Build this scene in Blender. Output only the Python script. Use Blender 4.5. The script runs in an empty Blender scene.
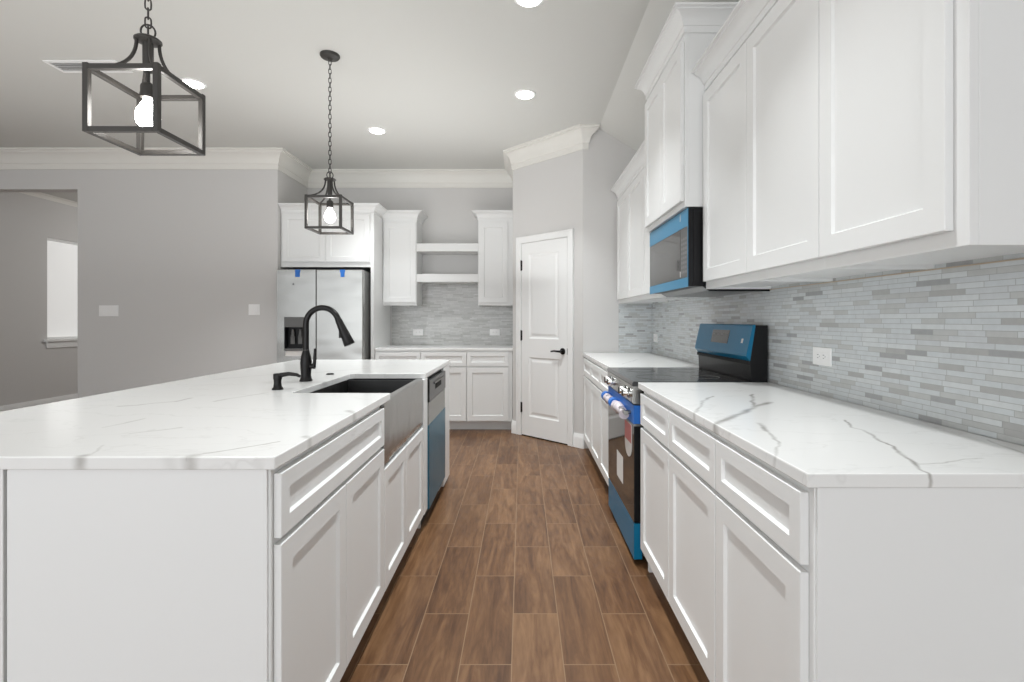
import bpy, bmesh, math, random
from mathutils import Matrix, Vector
random.seed(7)
S = bpy.context.scene
COL = S.collection
PI = math.pi

# ------------------------------------------------------------------ camera
CAM_H = 1.223
cd = bpy.data.cameras.new('camera'); cam = bpy.data.objects.new('camera', cd); COL.objects.link(cam)
cd.sensor_width = 36.0; cd.sensor_fit = 'HORIZONTAL'
cd.lens = 500 / 1024 * 36
cd.shift_x = -10 / 1024; cd.shift_y = -21 / 1024
cd.clip_start = 0.02
cam.location = (0, 0, CAM_H); cam.rotation_euler = (PI / 2, 0, 0)
S.camera = cam

# ------------------------------------------------------------------ world, lights, exposure
w = bpy.data.worlds.new('world'); S.world = w; w.use_nodes = True
w.node_tree.nodes['Background'].inputs[0].default_value = (0.94, 0.97, 1.0, 1)
w.node_tree.nodes['Background'].inputs[1].default_value = 1.05
S.view_settings.view_transform = 'Standard'
S.view_settings.look = 'None'
S.view_settings.exposure = 0.65
S.view_settings.gamma = 1.0
S.view_settings.use_curve_mapping = False

def area_light(name, loc, rot, sx, sy, power, color=(1, 1, 1), shape='RECTANGLE'):
    l = bpy.data.lights.new(name, 'AREA'); l.shape = shape; l.size = sx
    if shape in ('RECTANGLE', 'ELLIPSE'): l.size_y = sy
    l.energy = power; l.color = color
    o = bpy.data.objects.new(name, l); COL.objects.link(o); o.location = loc; o.rotation_euler = rot
    return o
# added soft fill behind and left of the camera, standing in for daylight
area_light('fill_behind', (-2.1, -2.9, 1.35), (PI / 2, 0, 0), 5.0, 2.2, 38, (0.95, 0.98, 1.0))
# added upward fills, unseen from below, that brighten the ceiling
area_light('ceiling_fill', (-2.8, 1.8, 1.62), (PI, 0, 0), 5.0, 5.2, 23, (0.98, 0.99, 0.975))
area_light('ceiling_fill_far', (-0.95, 4.5, 1.62), (PI, 0, 0), 1.9, 1.3, 7.5, (0.98, 0.99, 0.985))  # second added uplight, lifts the far end of the ceiling

# ------------------------------------------------------------------ mesh helper
class MB:
    def __init__(s): s.v = []; s.f = []
    def add(s, vs, fs):
        n = len(s.v); s.v += [tuple(p) for p in vs]; s.f += [tuple(i + n for i in f) for f in fs]; return s
    def box(s, x0, x1, y0, y1, z0, z1):
        vs = [(x, y, z) for z in (z0, z1) for y in (y0, y1) for x in (x0, x1)]
        return s.add(vs, [(0, 2, 3, 1), (4, 5, 7, 6), (0, 1, 5, 4), (2, 6, 7, 3), (0, 4, 6, 2), (1, 3, 7, 5)])
    def prism(s, poly, axis, a, b):
        def P(u, v, t): return {'x': (t, u, v), 'y': (u, t, v), 'z': (u, v, t)}[axis]
        n = len(poly)
        vs = [P(u, v, a) for u, v in poly] + [P(u, v, b) for u, v in poly]
        fs = [tuple(range(n)), tuple(range(2 * n - 1, n - 1, -1))] + [(i, (i + 1) % n, n + (i + 1) % n, n + i) for i in range(n)]
        return s.add(vs, fs)
    def tube(s, pts, r, n=12, cap=True, closed=False):
        pts = [Vector(p) for p in pts]; m = len(pts)
        rs = r if isinstance(r, (list, tuple)) else [r] * m
        prev = None; rings = []
        for i, p in enumerate(pts):
            a = pts[i - 1] if (i > 0 or closed) else p
            b = pts[(i + 1) % m] if (i < m - 1 or closed) else p
            t = (b - a).normalized()
            if prev is None:
                u = t.orthogonal().normalized()
            else:
                u = (prev - t * prev.dot(t)).normalized()
            prev = u; q = t.cross(u)
            rings.append([p + (u * math.cos(2 * PI * k / n) + q * math.sin(2 * PI * k / n)) * rs[i] for k in range(n)])
        vs = [p for rr in rings for p in rr]; fs = []
        for i in range(m if closed else m - 1):
            j = (i + 1) % m
            for k in range(n):
                fs.append((i * n + k, i * n + (k + 1) % n, j * n + (k + 1) % n, j * n + k))
        if cap and not closed:
            fs.append(tuple(range(n - 1, -1, -1))); fs.append(tuple(range((m - 1) * n, m * n)))
        return s.add(vs, fs)
    def cyl(s, p0, p1, r0, r1=None, n=20): return s.tube([p0, p1], [r0, r0 if r1 is None else r1], n)
    def lathe(s, prof, c, n=24, axis='z'):
        # prof: (radius, height); closed with end caps
        vs = []
        for r, h in prof:
            for k in range(n):
                a = 2 * PI * k / n; x, y = r * math.cos(a), r * math.sin(a)
                if axis == 'z': vs.append((c[0] + x, c[1] + y, c[2] + h))
                elif axis == 'x': vs.append((c[0] + h, c[1] + x, c[2] + y))
                else: vs.append((c[0] + x, c[1] + h, c[2] + y))
        m = len(prof)
        fs = [(i * n + k, i * n + (k + 1) % n, (i + 1) * n + (k + 1) % n, (i + 1) * n + k) for i in range(m - 1) for k in range(n)]
        fs.append(tuple(range(n - 1, -1, -1))); fs.append(tuple(range((m - 1) * n, m * n)))
        return s.add(vs, fs)
    def sweep(s, prof, path):
        # prof (out, z) closed ring; path of (x, y); out is the right-hand side of travel
        P = [Vector((x, y)) for x, y in path]; m = len(P); n = len(prof)
        dirs = [(P[i + 1] - P[i]).normalized() for i in range(m - 1)]
        nor = [Vector((d.y, -d.x)) for d in dirs]
        vs = []
        for i in range(m):
            if i == 0: k = nor[0]
            elif i == m - 1: k = nor[-1]
            else:
                a, b = nor[i - 1], nor[i]; k = (a + b) / (1 + a.dot(b))
            for o, z in prof: vs.append((P[i].x + k.x * o, P[i].y + k.y * o, z))
        fs = [(i * n + k, i * n + (k + 1) % n, (i + 1) * n + (k + 1) % n, (i + 1) * n + k) for i in range(m - 1) for k in range(n)]
        fs.append(tuple(range(n - 1, -1, -1))); fs.append(tuple(range((m - 1) * n, m * n)))
        return s.add(vs, fs)
    def shaker(s, x0, x1, z0, z1, y_front, t, rail, rec=0.009, ch=0.005):
        # recessed-panel front facing -Y
        yf, yb, yr = y_front, y_front + t, y_front + rec
        def R(i, y): return [(x0 + i, y, z0 + i), (x1 - i, y, z0 + i), (x1 - i, y, z1 - i), (x0 + i, y, z1 - i)]
        e = 0.0015
        loops = [R(0, yb), R(0, yf + e), R(e, yf), R(rail, yf), R(rail + ch, yr)]
        vs = [p for l in loops for p in l]
        fs = [(3, 2, 1, 0)]
        for a in range(4):
            for k in range(4):
                fs.append((a * 4 + k, a * 4 + (k + 1) % 4, (a + 1) * 4 + (k + 1) % 4, (a + 1) * 4 + k))
        fs.append((16, 17, 18, 19))
        return s.add(vs, fs)
    def obj(s, name, mat, parent=None, world=True, smooth=None, bevel=0):
        off = Vector((0, 0, 0))
        if parent is not None and world:
            r = parent
            while r.parent: r = r.parent
            off = Vector(r.location)
        me = bpy.data.meshes.new(name)
        me.from_pydata([tuple(Vector(p) - off) for p in s.v], [], s.f)
        bm = bmesh.new(); bm.from_mesh(me); bmesh.ops.recalc_face_normals(bm, faces=bm.faces[:]); bm.to_mesh(me); bm.free()
        if smooth:
            for p in me.polygons: p.use_smooth = True
            me.set_sharp_from_angle(angle=math.radians(smooth))
        o = bpy.data.objects.new(name, me); COL.objects.link(o)
        me.materials.append(mat)
        if parent is not None: o.parent = parent
        if bevel:
            b = o.modifiers.new('bevel', 'BEVEL'); b.width = bevel; b.segments = 2; b.limit_method = 'ANGLE'; b.angle_limit = math.radians(50)
        return o

def thing(name, label, cat, loc=(0, 0, 0), rz=0, group=None):
    o = bpy.data.objects.new(name, None); COL.objects.link(o); o.empty_display_size = 0.1
    o.location = loc; o.rotation_euler = (0, 0, rz)
    o['label'] = label; o['category'] = cat
    if group: o['group'] = group
    return o
def tag(o, label, cat, group=None):
    o['label'] = label; o['category'] = cat
    if group: o['group'] = group
    return o
def struct(o, label, cat):
    o['kind'] = 'structure'; o['label'] = label; o['category'] = cat
    return o
def copy_tree(o, parent=None):
    c = o.copy(); COL.objects.link(c)
    if parent is not None:
        c.parent = parent
    for ch in list(o.children): copy_tree(ch, c)
    return c

# ------------------------------------------------------------------ materials
def lin(r, g, b):
    f = lambda c: (c / 255 / 12.92) if c / 255 <= 0.04045 else ((c / 255 + 0.055) / 1.055) ** 2.4
    return (f(r), f(g), f(b), 1)
def mat(name, color, rough=0.5, metal=0.0, spec=0.5, coat=0.0, bump=0, bscale=60, emis=None, estr=0, trans=0, var=0.03):
    m = bpy.data.materials.new(name); m.use_nodes = True
    N = m.node_tree.nodes; L = m.node_tree.links; b = N['Principled BSDF']
    b.inputs['Base Color'].default_value = color
    b.inputs['Roughness'].default_value = rough
    b.inputs['Metallic'].default_value = metal
    b.inputs['Specular IOR Level'].default_value = spec
    b.inputs['Coat Weight'].default_value = coat
    b.inputs['Transmission Weight'].default_value = trans
    if emis:
        b.inputs['Emission Color'].default_value = emis; b.inputs['Emission Strength'].default_value = estr
    tc = N.new('ShaderNodeTexCoord'); nz = N.new('ShaderNodeTexNoise')
    nz.inputs['Scale'].default_value = bscale; nz.inputs['Detail'].default_value = 3
    L.new(tc.outputs['Object'], nz.inputs['Vector'])
    if var:
        mr = N.new('ShaderNodeMapRange'); mr.inputs[3].default_value = max(0, rough - var); mr.inputs[4].default_value = rough + var
        L.new(nz.outputs['Fac'], mr.inputs[0]); L.new(mr.outputs[0], b.inputs['Roughness'])
    if bump:
        bp = N.new('ShaderNodeBump'); bp.inputs['Strength'].default_value = bump; bp.inputs['Distance'].default_value = 0.002
        L.new(nz.outputs['Fac'], bp.inputs['Height']); L.new(bp.outputs[0], b.inputs['Normal'])
    return m

M = {}
M['white'] = mat('cabinet_white_paint', (0.80, 0.805, 0.80, 1), 0.32, spec=0.5)
M['trimw'] = mat('trim_white_paint', (0.87, 0.875, 0.87, 1), 0.4)
M['crown'] = mat('crown_white_paint', (0.80, 0.785, 0.745, 1), 0.45)
M['wall'] = mat('grey_wall_paint', (0.645, 0.635, 0.625, 1), 0.75, bump=0.12, bscale=180)
M['ceil'] = mat('ceiling_paint', (0.68, 0.68, 0.655, 1), 0.8, bump=0.15, bscale=150)
M['black'] = mat('matte_black_metal', (0.007, 0.006, 0.006, 1), 0.35, spec=0.3)
M['bronze'] = mat('dark_iron', (0.04, 0.037, 0.034, 1), 0.42, spec=0.4)
M['blackplastic'] = mat('black_enamel', (0.006, 0.006, 0.007, 1), 0.35, spec=0.22)
M['dark'] = mat('dark_gap', (0.01, 0.01, 0.01, 1), 0.8)
M['glassblack'] = mat('black_glass', (0.010, 0.009, 0.008, 1), 0.06, spec=0.5, coat=0.1, var=0.01)
M['cooktop'] = mat('cooktop_glass', (0.012, 0.012, 0.013, 1), 0.14, spec=0.5, coat=0.1, var=0.02)
M['mwglass'] = mat('microwave_window_glass', (0.03, 0.03, 0.03, 1), 0.06, spec=0.5, coat=0.1, var=0.01)
M['film'] = mat('blue_protective_film', lin(46, 130, 170), 0.3, metal=0.0, spec=0.4, coat=0.0, bump=0.05, bscale=12)
M['filmd'] = mat('deep_blue_protective_film', lin(8, 108, 146), 0.3, metal=0.0, spec=0.35, coat=0.0)
M['dwpanel'] = mat('charcoal_steel', (0.09, 0.09, 0.09, 1), 0.3, metal=0.5)
M['filmdw'] = mat('teal_protective_film', lin(34, 98, 122), 0.3, spec=0.5, bump=0.05, bscale=12)
M['tape'] = mat('blue_painters_tape', lin(30, 105, 190), 0.5)
M['chrome'] = mat('knob_chrome', (0.75, 0.75, 0.74, 1), 0.16, metal=1.0)
M['plastic'] = mat('white_plastic', (0.92, 0.92, 0.915, 1), 0.3)
M['slot'] = mat('socket_slot_grey', (0.25, 0.25, 0.25, 1), 0.5)
M['paper'] = mat('paper_label', (0.72, 0.70, 0.68, 1), 0.6)
M['pink'] = mat('pink_tag_card', lin(196, 120, 118), 0.55)
M['wrap'] = mat('bubble_wrap', lin(205, 196, 202), 0.18, spec=0.6, bump=0.9, bscale=55)
M['rawwood'] = mat('raw_plywood_strip', lin(186, 170, 150), 0.6)
M['greyplastic'] = mat('grey_dispenser_plastic', (0.12, 0.12, 0.118, 1), 0.4, spec=0.3)
M['bulb'] = mat('lit_bulb', (1, 1, 1, 1), 0.4, emis=(1.0, 0.97, 0.92, 1), estr=30)
M['can'] = mat('lit_downlight_lens', (1, 1, 1, 1), 0.4, emis=(1.0, 0.98, 0.95, 1), estr=9)
M['shade'] = mat('backlit_roller_shade', (0.8, 0.8, 0.79, 1), 0.7, emis=(1, 1, 0.99, 1), estr=0.2)

def steel(name, color, rough, horizontal=True, dark=0.0):
    m = mat(name, color, rough, metal=1.0)
    N = m.node_tree.nodes; L = m.node_tree.links; b = N['Principled BSDF']
    tc = N['Texture Coordinate']; mp = N.new('ShaderNodeMapping')
    mp.inputs['Scale'].default_value = (3, 3, 260) if horizontal else (260, 260, 3)
    nz = N.new('ShaderNodeTexNoise'); nz.inputs['Scale'].default_value = 1.0; nz.inputs['Detail'].default_value = 2
    L.new(tc.outputs['Object'], mp.inputs[0]); L.new(mp.outputs[0], nz.inputs['Vector'])
    mr = N.new('ShaderNodeMapRange'); mr.inputs[3].default_value = rough - .012; mr.inputs[4].default_value = rough + .012
    L.new(nz.outputs['Fac'], mr.inputs[0]); L.new(mr.outputs[0], b.inputs['Roughness'])
    # the sheet is never quite flat
    n2 = N.new('ShaderNodeTexNoise'); n2.inputs['Scale'].default_value = 1.0; n2.inputs['Detail'].default_value = 1
    m2 = N.new('ShaderNodeMapping'); m2.inputs['Scale'].default_value = (2.2, 2.2, 5.5) if horizontal else (9, 9, 2.0)
    L.new(tc.outputs['Object'], m2.inputs[0]); L.new(m2.outputs[0], n2.inputs['Vector'])
    bp = N.new('ShaderNodeBump'); bp.inputs['Strength'].default_value = 0.35; bp.inputs['Distance'].default_value = 0.02
    L.new(n2.outputs['Fac'], bp.inputs['Height']); L.new(bp.outputs[0], b.inputs['Normal'])
    return m
M['steel'] = steel('brushed_stainless', (0.38, 0.38, 0.365, 1), 0.25)
M['steeld'] = steel('dark_stainless', (0.16, 0.16, 0.16, 1), 0.3)
M['sink'] = steel('sink_stainless', (0.42, 0.415, 0.405, 1), 0.26, False)
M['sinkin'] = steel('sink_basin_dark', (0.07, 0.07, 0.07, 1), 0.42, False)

def floor_mat():
    m = bpy.data.materials.new('wood_look_plank_tile'); m.use_nodes = True
    N = m.node_tree.nodes; L = m.node_tree.links; b = N['Principled BSDF']
    tc = N.new('ShaderNodeTexCoord'); sp = N.new('ShaderNodeSeparateXYZ'); L.new(tc.outputs['Object'], sp.inputs[0])
    def math_(op, a, bv):
        n = N.new('ShaderNodeMath'); n.operation = op
        n.inputs[2].default_value = -0.125
        for i, q in enumerate((a, bv)):
            if isinstance(q, (int, float)): n.inputs[i].default_value = q
            else: L.new(q, n.inputs[i])
        return n.outputs[0]
    u = math_('ADD', sp.outputs['Y'], -2.39 + 0.615 * 20); v = math_('ADD', sp.outputs['X'], 0.0365 + 0.184 * 60)
    cx = N.new('ShaderNodeCombineXYZ'); L.new(u, cx.inputs[0]); L.new(v, cx.inputs[1])
    br = N.new('ShaderNodeTexBrick'); L.new(cx.outputs[0], br.inputs['Vector'])
    br.offset = 0.5; br.offset_frequency = 2; br.squash = 1; br.squash_frequency = 1
    br.inputs['Color1'].default_value = (0, 0, 0, 1); br.inputs['Color2'].default_value = (1, 1, 1, 1); br.inputs['Mortar'].default_value = (0.5, 0.5, 0.5, 1)
    br.inputs['Scale'].default_value = 1; br.inputs['Mortar Size'].default_value = 0.0019; br.inputs['Mortar Smooth'].default_value = 0.2
    br.inputs['Brick Width'].default_value = 0.615; br.inputs['Row Height'].default_value = 0.184
    rnd = br.outputs['Color']
    # grain stretched along the plank, shifted per plank
    sc = N.new('ShaderNodeVectorMath'); sc.operation = 'MULTIPLY'; L.new(cx.outputs[0], sc.inputs[0]); sc.inputs[1].default_value = (2.2, 17, 1)
    sh = N.new('ShaderNodeVectorMath'); sh.operation = 'MULTIPLY_ADD'; L.new(rnd, sh.inputs[0]); sh.inputs[1].default_value = (37, 53, 11); L.new(sc.outputs[0], sh.inputs[2])
    n1 = N.new('ShaderNodeTexNoise'); n1.inputs['Scale'].default_value = 1.0; n1.inputs['Detail'].default_value = 6; n1.inputs['Roughness'].default_value = 0.62; n1.inputs['Distortion'].default_value = 1.3
    L.new(sh.outputs[0], n1.inputs['Vector'])
    n2 = N.new('ShaderNodeTexNoise'); n2.inputs['Scale'].default_value = 5.0; n2.inputs['Detail'].default_value = 3
    L.new(sh.outputs[0], n2.inputs['Vector'])
    n3 = N.new('ShaderNodeTexNoise'); n3.inputs['Scale'].default_value = 0.28; n3.inputs['Detail'].default_value = 2
    L.new(sh.outputs[0], n3.inputs['Vector'])
    f = math_('ADD', math_('MULTIPLY_ADD', n1.outputs['Fac'], 0.75), math_('ADD', math_('MULTIPLY', n2.outputs['Fac'], 0.22), math_('MULTIPLY', n3.outputs['Fac'], 0.35)))
    rr = N.new('ShaderNodeRGBToBW'); L.new(rnd, rr.inputs[0])
    f = math_('ADD', f, math_('MULTIPLY', math_('SUBTRACT', rr.outputs[0], 0.5), 0.08))
    ramp = N.new('ShaderNodeValToRGB'); L.new(f, ramp.inputs[0])
    e = ramp.color_ramp.elements
    e[0].position = 0.34; e[0].color = lin(73, 47, 28)
    e[1].position = 0.74; e[1].color = lin(129, 97, 68)
    q = ramp.color_ramp.elements.new(0.53); q.color = lin(101, 71, 46)
    mx = N.new('ShaderNodeMix'); mx.data_type = 'RGBA'
    L.new(br.outputs['Fac'], mx.inputs[0]); L.new(ramp.outputs[0], mx.inputs[6]); mx.inputs[7].default_value = lin(134, 109, 84)
    L.new(mx.outputs[2], b.inputs['Base Color'])
    b.inputs['Roughness'].default_value = 0.36
    b.inputs['Specular IOR Level'].default_value = 0.4
    bp = N.new('ShaderNodeBump'); bp.inputs['Strength'].default_value = 0.35; bp.inputs['Distance'].default_value = 0.002; bp.invert = True
    h = math_('ADD', br.outputs['Fac'], math_('MULTIPLY', n1.outputs['Fac'], -0.3))
    L.new(h, bp.inputs['Height']); L.new(bp.outputs[0], b.inputs['Normal'])
    return m
M['floor'] = floor_mat()

def tile_mat(name, uaxis, bw, rh, stops, rough=0.14, wav=0.3, mortar=lin(172, 174, 172)):
    m = bpy.data.materials.new(name); m.use_nodes = True
    N = m.node_tree.nodes; L = m.node_tree.links; b = N['Principled BSDF']
    tc = N.new('ShaderNodeTexCoord'); sp = N.new('ShaderNodeSeparateXYZ'); L.new(tc.outputs['Object'], sp.inputs[0])
    # every course is shifted by its own amount
    def mth(op, a, c):
        n = N.new('ShaderNodeMath'); n.operation = op
        for i, q in enumerate((a, c)):
            if isinstance(q, (int, float)): n.inputs[i].default_value = q
            else: L.new(q, n.inputs[i])
        return n.outputs[0]
    row = mth('FLOOR', mth('DIVIDE', mth('ADD', sp.outputs['Z'], -0.914 + rh * 40), rh), 0)
    wn_ = N.new('ShaderNodeTexWhiteNoise'); wn_.noise_dimensions = '1D'; L.new(row, wn_.inputs['W'])
    ushift = mth('ADD', sp.outputs[uaxis], mth('MULTIPLY', wn_.outputs['Value'], bw * 3))
    cx = N.new('ShaderNodeCombineXYZ'); L.new(ushift, cx.inputs[0]); L.new(sp.outputs['Z'], cx.inputs[1])
    ad = N.new('ShaderNodeVectorMath'); ad.operation = 'ADD'; L.new(cx.outputs[0], ad.inputs[0]); ad.inputs[1].default_value = (20, -0.914 + rh * 40, 0)
    br = N.new('ShaderNodeTexBrick'); L.new(ad.outputs[0], br.inputs['Vector'])
    br.offset = 0.37; br.offset_frequency = 3; br.squash = 0.7; br.squash_frequency = 2
    br.inputs['Color1'].default_value = (0, 0, 0, 1); br.inputs['Color2'].default_value = (1, 1, 1, 1); br.inputs['Mortar'].default_value = (0.5, 0.5, 0.5, 1)
    br.inputs['Scale'].default_value = 1; br.inputs['Mortar Size'].default_value = 0.0009; br.inputs['Mortar Smooth'].default_value = 0.3
    br.inputs['Brick Width'].default_value = bw; br.inputs['Row Height'].default_value = rh
    ramp = N.new('ShaderNodeValToRGB'); ramp.color_ramp.interpolation = 'CONSTANT'; L.new(br.outputs['Color'], ramp.inputs[0])
    e = ramp.color_ramp.elements
    e[0].position = stops[0][0]; e[0].color = stops[0][1]; e[1].position = stops[1][0]; e[1].color = stops[1][1]
    for p, c in stops[2:]:
        q = e.new(p); q.color = c
    nz = N.new('ShaderNodeTexNoise'); nz.inputs['Scale'].default_value = 45; nz.inputs['Detail'].default_value = 4
    L.new(tc.outputs['Object'], nz.inputs['Vector'])
    mr = N.new('ShaderNodeMapRange'); mr.inputs[3].default_value = 0.90; mr.inputs[4].default_value = 1.08; L.new(nz.outputs['Fac'], mr.inputs[0])
    ml = N.new('ShaderNodeVectorMath'); ml.operation = 'MULTIPLY'; L.new(ramp.outputs[0], ml.inputs[0]); L.new(mr.outputs[0], ml.inputs[1])
    mx = N.new('ShaderNodeMix'); mx.data_type = 'RGBA'
    L.new(br.outputs['Fac'], mx.inputs[0]); L.new(ml.outputs[0], mx.inputs[6]); mx.inputs[7].default_value = mortar
    L.new(mx.outputs[2], b.inputs['Base Color'])
    b.inputs['Roughness'].default_value = rough
    n2 = N.new('ShaderNodeTexNoise'); n2.inputs['Scale'].default_value = 22; n2.inputs['Detail'].default_value = 1
    L.new(tc.outputs['Object'], n2.inputs['Vector'])
    bp0 = N.new('ShaderNodeBump'); bp0.inputs['Strength'].default_value = wav; bp0.inputs['Distance'].default_value = 0.006; L.new(n2.outputs['Fac'], bp0.inputs['Height'])
    bp = N.new('ShaderNodeBump'); bp.inputs['Strength'].default_value = 0.5; bp.inputs['Distance'].default_value = 0.0015; bp.invert = True
    L.new(br.outputs['Fac'], bp.inputs['Height']); L.new(bp0.outputs[0], bp.inputs['Normal']); L.new(bp.outputs[0], b.inputs['Normal'])
    return m
right_stops = [(0.0, lin(168, 169, 170)), (0.05, lin(194, 196, 195)), (0.22, lin(206, 211, 213)), (0.55, lin(212, 216, 217)), (0.78, lin(204, 208, 210)), (0.95, lin(180, 180, 179))]
back_stops = [(0.0, lin(180, 180, 177)), (0.2, lin(192, 192, 190)), (0.5, lin(200, 200, 198)), (0.8, lin(188, 188, 186)), (0.95, lin(206, 206, 205))]
M['tile_r'] = tile_mat('glass_strip_mosaic_side', 'Y', 0.122, 0.0165, right_stops)
M['tile_x'] = tile_mat('glass_strip_mosaic_return', 'X', 0.105, 0.0165, right_stops)
M['tile_b'] = tile_mat('glass_strip_mosaic_back', 'X', 0.125, 0.0175, back_stops, wav=0.6)

def quartz(name, veins, seed):
    m = bpy.data.materials.new(name); m.use_nodes = True
    N = m.node_tree.nodes; L = m.node_tree.links; b = N['Principled BSDF']
    tc = N.new('ShaderNodeTexCoord')
    nz = N.new('ShaderNodeTexNoise'); nz.inputs['Scale'].default_value = 14; nz.inputs['Detail'].default_value = 3
    L.new(tc.outputs['Object'], nz.inputs['Vector'])
    wv = N.new('ShaderNodeVectorMath'); wv.operation = 'MULTIPLY_ADD'; L.new(nz.outputs['Color'], wv.inputs[0])
    wv.inputs[1].default_value = (0.03, 0.03, 0); wv.inputs[2].default_value = (-0.015, -0.015, 0)
    P0 = N.new('ShaderNodeVectorMath'); P0.operation = 'MULTIPLY_ADD'; L.new(tc.outputs['Object'], P0.inputs[0]); P0.inputs[1].default_value = (1, 1, 0); L.new(wv.outputs[0], P0.inputs[2])
    P = P0.outputs[0]
    acc = None
    def mth(op, a, c, clamp=False):
        n = N.new('ShaderNodeMath'); n.operation = op; n.use_clamp = clamp
        for i, q in enumerate((a, c)):
            if isinstance(q, (int, float)): n.inputs[i].default_value = q
            else: L.new(q, n.inputs[i])
        return n.outputs[0]
    for pts, wd, st in veins:
        dmin = None
        for (ax, ay), (bx, by) in zip(pts[:-1], pts[1:]):
            ba = Vector((bx - ax, by - ay, 0)); l2 = ba.dot(ba)
            s1 = N.new('ShaderNodeVectorMath'); s1.operation = 'SUBTRACT'; L.new(P, s1.inputs[0]); s1.inputs[1].default_value = (ax, ay, 0)
            d1 = N.new('ShaderNodeVectorMath'); d1.operation = 'DOT_PRODUCT'; L.new(s1.outputs[0], d1.inputs[0]); d1.inputs[1].default_value = tuple(ba / l2)
            h = mth('ADD', d1.outputs['Value'], 0.0, True)
            s2 = N.new('ShaderNodeVectorMath'); s2.operation = 'SCALE'; s2.inputs[0].default_value = tuple(ba); L.new(h, s2.inputs['Scale'])
            dd = N.new('ShaderNodeVectorMath'); dd.operation = 'DISTANCE'; L.new(s1.outputs[0], dd.inputs[0]); L.new(s2.outputs[0], dd.inputs[1])
            dmin = dd.outputs['Value'] if dmin is None else mth('MINIMUM', dmin, dd.outputs['Value'])
        mr = N.new('ShaderNodeMapRange'); mr.interpolation_type = 'SMOOTHSTEP'
        mr.inputs[1].default_value = 0; mr.inputs[2].default_value = wd; mr.inputs[3].default_value = st; mr.inputs[4].default_value = 0
        L.new(dmin, mr.inputs[0])
        acc = mr.outputs[0] if acc is None else mth('MAXIMUM', acc, mr.outputs[0])
    # break the veins up and add faint hairlines
    nb = N.new('ShaderNodeTexNoise'); nb.inputs['Scale'].default_value = 9; nb.inputs['Detail'].default_value = 4; L.new(tc.outputs['Object'], nb.inputs['Vector'])
    mb = N.new('ShaderNodeMapRange'); mb.inputs[1].default_value = 0.3; mb.inputs[2].default_value = 0.6; mb.inputs[3].default_value = 0.35; mb.inputs[4].default_value = 1; L.new(nb.outputs['Fac'], mb.inputs[0])
    acc = mth('MULTIPLY', acc, mb.outputs[0])
    mp = N.new('ShaderNodeMapping'); mp.inputs['Location'].default_value = (seed, seed * 2, 0); mp.inputs['Rotation'].default_value = (0, 0, 0.5); mp.inputs['Scale'].default_value = (1, 2.6, 1)
    L.new(tc.outputs['Object'], mp.inputs[0])
    nh = N.new('ShaderNodeTexNoise'); nh.inputs['Scale'].default_value = 1.6; nh.inputs['Detail'].default_value = 5; nh.inputs['Roughness'].default_value = 0.6; L.new(mp.outputs[0], nh.inputs['Vector'])
    hd = mth('ABSOLUTE', mth('SUBTRACT', nh.outputs['Fac'], 0.5), 0)
    hh = N.new('ShaderNodeMapRange'); hh.inputs[1].default_value = 0; hh.inputs[2].default_value = 0.012; hh.inputs[3].default_value = 0.14; hh.inputs[4].default_value = 0; L.new(hd, hh.inputs[0])
    acc = mth('MAXIMUM', acc, mth('MULTIPLY', hh.outputs[0], mb.outputs[0]))
    mx = N.new('ShaderNodeMix'); mx.data_type = 'RGBA'; L.new(acc, mx.inputs[0])
    mx.inputs[6].default_value = (0.80, 0.80, 0.79, 1); mx.inputs[7].default_value = lin(150, 147, 142)
    L.new(mx.outputs[2], b.inputs['Base Color'])
    b.inputs['Roughness'].default_value = 0.16; b.inputs['Specular IOR Level'].default_value = 0.5
    return m
K = CAM_H - 0.914
right_veins = [
    ([(0.576, 1.49), (0.652, 1.573), (0.732, 1.658), (0.828, 1.783), (0.934, 1.881)], 0.020, 0.85),
    ([(0.956, 2.084), (0.87, 1.881), (0.828, 1.783)], 0.013, 0.8),
    ([(0.56, 1.389), (0.55, 1.44), (0.576, 1.49)], 0.022, 0.6),
    ([(0.565, 1.66), (0.628, 1.762), (0.688, 1.904), (0.774, 2.029)], 0.011, 0.6),
    ([(0.711, 1.497), (0.676, 1.389)], 0.013, 0.85), ([(0.676, 1.389), (0.665, 1.323), (0.635, 1.233), (0.574, 1.134)], 0.007, 0.55),
    ([(1.001, 1.542), (0.947, 1.441), (0.963, 1.402), (0.915, 1.285), (0.908, 1.224), (0.87, 1.134), (0.843, 1.071), (0.82, 1.03), (0.82, 0.99)], 0.008, 0.9),
    ([(0.845, 1.071), (0.924, 1.09), (1.029, 1.121)], 0.005, 0.45),
    ([(1.202, 1.285), (1.178, 1.224), (1.164, 1.159)], 0.008, 0.8)]
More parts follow.
